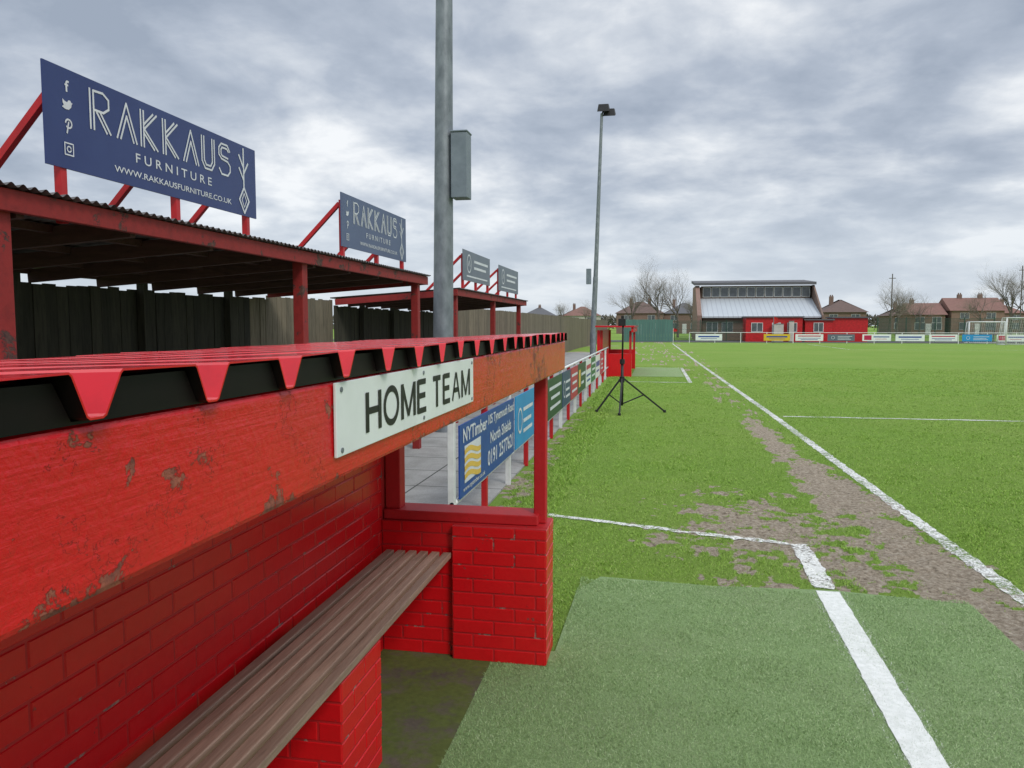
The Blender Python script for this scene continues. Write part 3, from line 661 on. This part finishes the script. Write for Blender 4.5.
# ------------------------------------------------------------------ floodlights
def flood(X,Y,H,lab,lean=0,near=True,r0=.17,hs=1.0):
    r=thing('floodlight',lab,'floodlight',(X,Y,0),'floodlight columns beside the walkway')
    mb=MB(); mb.cyl((X,Y,0),(X,Y,1.4),r0*1.15,r0*1.15,24)
    if near: mb.cyl((X,Y,1.4),(X+lean,Y,H),r0,r0*.5,24)
    else: mb.cyl((X,Y,1.4),(X+lean*.3,Y,4.6),r0,r0*.9,24); mb.cyl((X+lean*.3,Y,4.6),(X+lean,Y,H),r0*.82,r0*.5,24)
    part(r,'column',mb,m_galv,True).modifiers.new('e','EDGE_SPLIT')
    for s in (0,1):
        mb=MB(); cx=X+lean+.10+s*.30*hs; z=H+.02+(.20 if s==0 else -.02); yq=Y+s*.2
        mb.bar((X+lean,Y,H-.12),(cx,yq+.05,z),.09)
        n0=len(mb.v); a=.32*hs; mb.v+=[(cx-a,yq-.3,z-.18),(cx+a,yq-.3,z-.18),(cx+a,yq+.35,z+.06),(cx-a,yq+.35,z+.06),(cx-a*.8,yq-.2,z+.24*hs),(cx+a*.8,yq-.2,z+.24*hs),(cx+a*.8,yq+.3,z+.34*hs),(cx-a*.8,yq+.3,z+.34*hs)]
        for f in ((0,3,2,1),(4,5,6,7),(0,1,5,4),(1,2,6,5),(2,3,7,6),(3,0,4,7)): mb.f.append(tuple(n0+i for i in f)); mb.m.append(0)
        part(r,'lamp_head',mb,m_black if not near else m_greybox,bevel=.02)
    if near:
        mb=MB(); mb.box(X+.19,X+.46,Y-.16,Y+.14,3.86,4.90); mb.box(X+.18,X+.47,Y-.175,Y+.155,4.902,4.93); mb.box(X+.10,X+.19,Y-.05,Y+.05,4.0,4.08); mb.box(X+.10,X+.19,Y-.05,Y+.05,4.6,4.68); part(r,'control_box',mb,m_greybox,bevel=.012)
    else:
        mb=MB(); mb.box(X-.42,X-.14,Y-.2,Y+.1,4.2,5.1); part(r,'control_box',mb,m_greybox,bevel=.012)
flood(-3.48,12.45,15,'tall galvanised floodlight column with grey control box',.13)
flood(-3.62,45.8,14.0,'distant slim floodlight column with twin lamp heads',.40,False,.16,1.1)
# ------------------------------------------------------------------ tripod
T=(-.66,16.0,0)
r=thing('tripod_stand','black folding tripod stand on the grass by touchline','tripod',T)
mb=MB(); mb.cyl((T[0],T[1],.14),(T[0],T[1],1.05),.030,n=12); mb.cyl((T[0],T[1],1.05),(T[0]+.01,T[1],1.95),.019,n=12); part(r,'mast',mb,m_black,True)
for a,b_ in ((.62,.74),(1.0,1.10)):
    mb=MB(); mb.cyl((T[0],T[1],a),(T[0],T[1],b_),.052,n=12); part(r,'collar',mb,m_black)
mb=MB(); mb.box(T[0]-.09,T[0]+.06,T[1]-.05,T[1]+.05,1.78,1.93); mb.cyl((T[0],T[1],1.9),(T[0],T[1],1.99),.035,n=10); part(r,'mount_head',mb,m_black,bevel=.008)
for a,R in ((190,.52),(268,.62),(8,.88)):
    ca,sa=math.cos(math.radians(a)),math.sin(math.radians(a))
    mb=MB(); mb.bar((T[0]+.03*ca,T[1]+.03*sa,.70),(T[0]+R*ca,T[1]+R*sa,.02),.034)
    mb.bar((T[0]+.02*ca,T[1]+.02*sa,.18),(T[0]+R*.5*ca,T[1]+R*.5*sa,.36),.024); mb.cyl((T[0]+R*ca,T[1]+R*sa,0),(T[0]+R*ca,T[1]+R*sa,.05),.032,n=8); part(r,'leg',mb,m_black)
# ------------------------------------------------------------------ far end
def goal(x0,y0,w,h,d,lab,netd=.12):
    r=thing('goal',lab,'goal',(x0+w/2,y0,0))
    mb=MB(); mb.cyl((x0,y0,0),(x0,y0,h),.06,n=10); mb.cyl((x0+w,y0,0),(x0+w,y0,h),.06,n=10); mb.cyl((x0-.06,y0,h),(x0+w+.06,y0,h),.06,n=10)
    for xx in (x0,x0+w): mb.cyl((xx,y0,h),(xx,y0+d*.5,h),.03,n=8); mb.cyl((xx,y0+d*.5,h),(xx,y0+d,0),.03,n=8); mb.cyl((xx,y0,0.03),(xx,y0+d,0.03),.03,n=8)
    mb.cyl((x0,y0+d,.03),(x0+w,y0+d,.03),.03,n=8); part(r,'frame',mb,m_white,True)
    mb=MB(); t=.010; s=0
    while s<=w+.001:
        mb.bar((x0+s,y0,h),(x0+s,y0+d*.5,h),t); mb.bar((x0+s,y0+d*.5,h),(x0+s,y0+d,0),t); s+=netd*1.5
    s=0
    while s<=1.0:
        yy=y0+d*.5+d*.5*s; z=h*(1-s); mb.bar((x0,yy,z),(x0+w,yy,z),t)
        for xx in (x0,x0+w): mb.bar((xx,y0,z),(xx,yy,z),t)
        s+=.06
    for xx in (x0,x0+w):
        s=0
        while s<d*.5: mb.bar((xx,y0+s,0),(xx,y0+s,h),t); s+=.24
    part(r,'net',mb,m_white); return r
goal(30.9,76,7.32,2.44,1.9,'white full size goal with net at the far goal line')
goal(30.2,82.5,3.2,2.1,1.2,'white portable goal stored behind the far rail')
r=thing('corner_flag','red corner flag on thin white pole','corner flag',(1.7,76,0))
mb=MB(); mb.cyl((1.7,76,0),(1.7,76,1.5),.02,n=8); part(r,'pole',mb,m_white)
mb=MB(); mb.quadverts([(1.7,75.99,1.5),(2.05,75.95,1.42),(2.1,76.05,1.2),(1.7,75.99,1.15)]); part(r,'flag',mb,m_redmetal)
pfence('green_fence','tall green clad fence at the far corner',-3.4,86,1.9,86,2.4,m_greenfence,.3,.01)
def meshfence(x0,x1,y,h,lab):
    r=thing('mesh_fence',lab,'fence',((x0+x1)/2,y,0)); mb=MB(); s=x0
    while s<x1: mb.box(s-.015,s+.015,y-.01,y+.01,.05,h); s+=.10
    z=.1
    while z<h+.01: mb.box(x0,x1,y-.012,y+.012,z-.01,z+.01); z+=.4
    part(r,'wire_panel',mb,m_dgreen); s=x0
    while s<=x1: 
        mb=MB(); mb.box(s-.04,s+.04,y-.04,y+.04,0,h+.1); part(r,'post',mb,m_dgreen); s+=2.8
meshfence(23,44,87,2.5,'dark green mesh fence behind the far goal')
meshfence(2.1,9.6,88,2.3,'dark mesh fence beside the clubhouse')
def window(parent,x0,x1,z0,z1,y,nm=1,fr=.07):
    w=bpy.data.objects.new('window',None); COL.objects.link(w); w.parent=parent; w.location=Vector(((x0+x1)/2,y,(z0+z1)/2))-base_of(parent)
    mb=MB(); mb.box(x0,x1,y-.02,y+.05,z0,z1); part(w,'pane',mb,m_glass)
    mb=MB(); t=fr; y0,y1=y-.06,y+.03
    mb.box(x0-t,x1+t,y0,y1,z0-t,z0); mb.box(x0-t,x1+t,y0,y1,z1,z1+t); mb.box(x0-t,x0,y0,y1,z0,z1); mb.box(x1,x1+t,y0,y1,z0,z1)
    for i in range(nm): xx=x0+(x1-x0)*(i+1)/(nm+1); mb.box(xx-t/2,xx+t/2,y0,y1,z0,z1)
    part(w,'frame',mb,m_white)
C=thing('clubhouse','brick clubhouse with pale ribbed roof and clerestory windows','building',(12,96,0))
X0,X1=5.4,18.2
mb=MB(); mb.box(X0,X1,92.6,104,0,2.75); part(C,'wall',mb,m_clubbrick)
mb=MB(); mb.quadverts([(X0-.1,92,2.8),(X1+.2,92,2.8),(X1+.2,98,5.05),(X0-.1,98,5.05)]); mb.quadverts([(X0-.1,92,2.62),(X1+.2,92,2.62),(X1+.2,92,2.798),(X0-.1,92,2.798)]); part(C,'lower_roof',mb,m_paleroof)
mb=MB(); mb.box(X0+.1,X1,98.02,104,2.76,6.55); part(C,'upper_wall',mb,m_clubbrick)
for i in range(12):
    a=X0+.25+i*1.05; window(C,a+.08,a+.93,5.25,6.35,97.98,0,.05)
mb=MB()
mb.v+=[(X0-.8,96.9,6.60),(X1+.5,96.9,6.60),(X1+.5,105,7.3),(X0-.8,105,7.3),(X0-.8,96.9,6.92),(X1+.5,96.9,6.92),(X1+.5,105,7.6),(X0-.8,105,7.6)]
for f in ((0,3,2,1),(4,5,6,7),(0,1,5,4),(1,2,6,5),(2,3,7,6),(3,0,4,7)): mb.f.append(f); mb.m.append(0)
part(C,'upper_roof',mb,m_slate)
for a,b_ in ((X0-.65,X0-.15),(X1+.22,X1+.4)):
    mb=MB(); mb.v+=[(a,91.8,0),(a,104,0),(a,104,6.58),(a,97.5,6.58),(a,91.8,2.9),(b_,91.8,0),(b_,104,0),(b_,104,6.58),(b_,97.5,6.58),(b_,91.8,2.9)]
    mb.f+=[(0,1,2,3,4),(9,8,7,6,5),(0,5,6,1),(1,6,7,2),(2,7,8,3),(3,8,9,4),(4,9,5,0)]; mb.m+=[0]*7; part(C,'gable_wall',mb,m_hbrick2 if a<6 else m_clubbrick)
for a in (5.9,7.6): window(C,a,a+1.2,1.0,2.1,92.58,1,.05)
def hut(x0,x1,y,d,h,lab,wins,door):
    r=thing('red_hut',lab,'hut',((x0+x1)/2,y+d/2,0)); mb=MB(); mb.box(x0,x1,y,y+d,0,h); part(r,'wall',mb,m_redmetal)
    mb=MB(); mb.box(x0-.15,x1+.15,y-.2,y+d+.1,h+.002,h+.14); part(r,'roof',mb,m_slate)
    for a,b_ in wins: window(r,a,b_,1.1,2.0,y-.02,1,.05)
    if door: mb=MB(); mb.box(door,door+.9,y-.05,y-.005,.02,2.05); part(r,'door',mb,m_white)
hut(9.6,15.4,86.5,3,2.6,'red painted wooden hut with white framed windows',[(10.2,11.3),(13.9,14.8)],12.3)
hut(15.8,18.6,87.2,3,2.3,'small red painted cabin with flat roof',[(16.7,17.6)],None)
hut(18.7,22.2,87.6,3,2.55,'long red painted cabin with flat roof',[],None)
for cx,cw,chh in ((12.9,1.0,1.9),(14.2,.5,2.2)):
    r=thing('equipment_cabinet','pale upright cabinet outside the red hut','cabinet',(cx,86,0),'cabinets outside the red hut')
    mb=MB(); mb.box(cx-cw/2,cx+cw/2,85.9,86.3,.05,chh); part(r,'body',mb,m_render,bevel=.03); mb=MB(); mb.box(cx-cw/2-.04,cx+cw/2+.04,85.86,86.34,chh+.002,chh+.06); part(r,'lid',mb,m_slate)
r=thing('flag_pole','thin pole with small red flag by far rail','flag pole',(11.6,80.6,0))
mb=MB(); mb.cyl((11.6,80.6,0),(11.6,80.6,2.7),.03,n=8); part(r,'pole',mb,m_greybox)
mb=MB(); mb.quadverts([(11.6,80.6,2.65),(12.0,80.55,2.5),(12.05,80.6,2.0),(11.6,80.6,1.9)]); part(r,'flag',mb,m_redmetal)
def house(x,y,w,d,e,rh,wallm,roofm,lab,hip=True,chs=(.25,)):
    r=thing('house',lab,'house',(x,y,0),'houses beyond the ground')
    mb=MB(); x0,x1,y0,y1=x-w/2,x+w/2,y-d/2,y+d/2; mb.box(x0,x1,y0,y1,0,e); 
    if not hip:
        mb.v+=[(x0,y0,e),(x0,y1,e),(x0,y,e+rh),(x1,y0,e),(x1,y1,e),(x1,y,e+rh)]; n0=len(mb.v)-6
        mb.f+=[(n0,n0+1,n0+2),(n0+5,n0+4,n0+3)]; mb.m+=[0,0]
    part(r,'wall',mb,wallm)
    mb=MB(); o=.35; ins=(d/2 if hip else 0); z0=e+.01
    V=[(x0-o,y0-o,z0-.1),(x1+o,y0-o,z0-.1),(x1+o,y1+o,z0-.1),(x0-o,y1+o,z0-.1),(x0-(0 if hip else o)+ins,y,e+rh+.08),(x1+(0 if hip else o)-ins,y,e+rh+.08)]
    mb.v+=V; mb.f+=[(0,1,5,4),(1,2,5),(2,3,4,5),(3,0,4)]; mb.m+=[0]*4
    ro=part(r,'roof',mb,roofm)
    for c in chs:
        cx=x0+w*c; mb=MB(); mb.box(cx-.35,cx+.35,y-.3,y+.3,e+rh*.5,e+rh+.7)
        for k in (-.17,.17): mb.cyl((cx+k,y,e+rh+.7),(cx+k,y,e+rh+.98),.11,n=8)
        part(ro,'chimney',mb,m_hbrick)
    nwin=max(2,int(w/3.2))
    for i in range(nwin):
        a=x0+w*(i+.5)/nwin
        window(r,a-.7,a+.7,e-1.5,e-.5,y0-.03,1,.035); window(r,a-.8,a+.8,1.0,2.2,y0-.03,1,.035)
    mb=MB(); mb.box(x-.45,x+.45,y0-.06,y0-.005,0,2.05); part(r,'door',mb,m_white)
house(-3.2,165,9.5,8,4.3,2.3,m_hbrick,m_tile,'brick semi detached house with brown hipped roof',chs=(.3,.7))
house(6.0,170,8.5,8,4.3,2.2,m_hbrick,m_slate,'brick house with grey hipped roof behind bare trees')
house(-19,205,9,8,4.3,2.3,m_render,m_tile2,'pale rendered house with red hipped roof')
house(-32,215,9,8,4.3,2.3,m_hbrick,m_slate,'small distant brick house with grey roof',chs=(.5,))
house(-26,250,9,8,4.3,2.3,m_hbrick,m_tile,'small distant brick house with brown roof',chs=(.5,))
house(33.5,152,7.5,8,4.2,2.2,m_hbrick,m_tile,'dark brick house with brown hipped roof',chs=(.3,))
house(51,175,7,8,3.8,2.0,m_hbrick,m_tile,'brick house with brown roof behind the fence',chs=(.3,))
house(55.5,152,8.5,8,4.4,2.2,m_hbrick2,m_tile2,'orange brick house with red gabled roof',False,chs=(.3,.7))
house(47.5,152,5.5,8,3.7,2.0,m_hbrick2,m_tile2,'brick house with red gabled roof',False,chs=(.2,))
house(72,185,10,8,4.4,2.3,m_hbrick,m_tile2,'brick house with red hipped roof',chs=(.3,.7))
# ------------------------------------------------------------------ trees
def make_tree(seed,H,lab,spread=.6,levels=5):
    rr=random.Random(seed); r=thing('tree',lab,'tree',(0,0,0),'bare winter trees'); tb=MB(); cb=MB()
    def br(p,d,L,rad,lev):
        mbx=tb if lev<=2 else cb; n=4 if lev<3 else 2; pts=[p]; q=p.copy(); dd_=d.copy()
        for i in range(n):
            dd_=(dd_+Vector((rr.uniform(-1,1),rr.uniform(-1,1),rr.uniform(-.4,.8)))*.13).normalized(); q=q+dd_*(L/n); pts.append(q.copy())
        for i in range(n):
            a=rad*(1-.5*i/n); b_=rad*(1-.5*(i+1)/n); mbx.cyl(pts[i],pts[i+1],a,b_,6 if lev<2 else 3,caps=False)
        if lev>=levels: return
        k=(6,5,5,4,3,3)[lev]
        for j in range(k):
            t=(.35 if lev else .55)+(.65 if lev else .45)*(j+.5)/k; i=min(int(t*n),n-1); bp=pts[i].lerp(pts[i+1],t*n-i)
            ax=dd_.orthogonal().normalized(); ax.rotate(Matrix.Rotation(rr.uniform(0,6.28),3,dd_)); nd=(dd_*(1-spread*.55)+ax*spread*rr.uniform(.6,1.15)+Vector((0,0,.12))).normalized()
            br(bp,nd,L*rr.uniform(.55,.80),rad*(1-.5*t)*.62,lev+1)
    br(Vector((0,0,0)),Vector((0,0,1)),H*.40,H*.020,0)
    part(r,'trunk',tb,m_bark,True); part(r,'crown',cb,m_twig); return r
t1=make_tree(3,9.5,'bare spreading winter tree behind the far fence'); t2=make_tree(11,9,'bare winter tree with dense twiggy crown beside houses',.7); t3=make_tree(23,9,'tall bare winter tree at the edge of the ground',.5)
t1.location=(.6,108,0); t2.location=(3.2,114,0); t3.location=(-3.6,118,0)
for o_ in (t1,t2): o_.scale=(1.15,1.15,1.2)
for src,loc,s in ((t2,(35.5,128,0),1.05),(t1,(38.0,133,0),1.0),(t3,(44.5,108,0),1.15),(t2,(47.5,110,0),1.25),(t1,(51,114,0),1.3),(t3,(5.6,122,0),.8),(t1,(-17,190,0),.9),(t2,(45.5,146,0),.9),(t2,(53,140,0),1.0),(t3,(-24,200,0),1.0)):
    copy_tree(src,None,loc,random.uniform(0,6),(s,s,s))
for X,Y,h in ((29.6,106,8.3),(45,107,9.2)):
    r=thing('telegraph_pole','dark wooden telegraph pole with short cross arm','telegraph pole',(X,Y,0),'telegraph poles')
    mb=MB(); mb.cyl((X,Y,0),(X,Y,h),.08,.06,8); part(r,'pole',mb,m_bark); mb=MB(); mb.box(X-.4,X+.4,Y-.05,Y+.05,h-.6,h-.52); part(r,'cross_arm',mb,m_bark)
n=30000; hx=rng.uniform(-160,300,n); hy=rng.uniform(255,270,n); top=2.5+4*fbm(hx*.06,hy*.1,4,2); hz=rng.random(n)**.6*top
m_hedge=M('far_scrub',(.10,.10,.075),(.14,.125,.095),.5,.95)
o=make_blades('far_scrub',hx,hy,hz,rng.uniform(.4,1.1,n),rng.uniform(.4,1.1,n),.8,np.zeros(n),[m_hedge]); o['kind']='stuff'; o['label']='dull brown green scrub and hedges beyond the houses'; o['category']='hedge'
# ------------------------------------------------------------------ world
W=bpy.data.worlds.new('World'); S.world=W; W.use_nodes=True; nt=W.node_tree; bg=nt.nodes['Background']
sk=N(nt,'ShaderNodeTexSky'); sk.sky_type='NISHITA'; sk.sun_disc=False; sk.sun_elevation=math.radians(45); sk.sun_rotation=math.radians(140)
tc=N(nt,'ShaderNodeTexCoord').outputs['Generated']; sx=N(nt,'ShaderNodeSeparateXYZ'); nt.links.new(tc,sx.inputs[0])
z=math_(nt,'ADD',math_(nt,'MAXIMUM',sx.outputs[2],0),.24); cx=N(nt,'ShaderNodeCombineXYZ')
nt.links.new(math_(nt,'DIVIDE',sx.outputs[0],z),cx.inputs[0]); nt.links.new(math_(nt,'DIVIDE',sx.outputs[1],z),cx.inputs[1])
c1=noise(nt,cx.outputs[0],1.15,8,.53,.25); mp=N(nt,'ShaderNodeMapping'); mp.inputs['Location'].default_value=(7,3,2); nt.links.new(cx.outputs[0],mp.inputs[0])
c2=noise(nt,mp.outputs[0],3.6,8,.56,.2)
f=math_(nt,'ADD',math_(nt,'MULTIPLY',c1,.66),math_(nt,'MULTIPLY',c2,.34))
cl=ramp(nt,f,[(.39,(3.4,3.95,4.85)),(.46,(4.5,5.05,5.95)),(.53,(6.4,6.85,7.5)),(.60,(9.2,9.4,9.6))])
hz=ramp(nt,sx.outputs[2],[(0.0,(.8,.8,.8)),(.18,(0,0,0))])
cl=mix(nt,hz,cl,(6.8,7.5,8.3))
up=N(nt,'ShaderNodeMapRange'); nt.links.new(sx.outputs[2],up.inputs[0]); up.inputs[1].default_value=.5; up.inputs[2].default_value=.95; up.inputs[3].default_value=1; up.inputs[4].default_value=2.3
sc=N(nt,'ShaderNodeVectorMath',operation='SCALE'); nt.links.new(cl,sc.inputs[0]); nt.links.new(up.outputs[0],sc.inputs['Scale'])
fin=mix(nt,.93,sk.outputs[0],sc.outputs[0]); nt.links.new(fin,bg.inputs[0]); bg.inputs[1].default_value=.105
su=bpy.data.lights.new('sun','SUN'); su.energy=1.5; su.angle=math.radians(16); su.color=(1,.96,.90)
so=bpy.data.objects.new('sun',su); so.rotation_euler=(math.radians(48),0,math.radians(42)); COL.objects.link(so)
# ------------------------------------------------------------------ camera
cam=bpy.data.cameras.new('camera'); co=bpy.data.objects.new('camera',cam); COL.objects.link(co)
cam.sensor_width=36; cam.lens=770/1024*36; cam.clip_start=.05; cam.clip_end=4000
co.location=(0,0,1.8); co.rotation_euler=(math.radians(90-4.38),0,math.radians(10.52)); S.camera=co
S.view_settings.view_transform='Standard'; S.view_settings.look='None'; S.view_settings.exposure=0
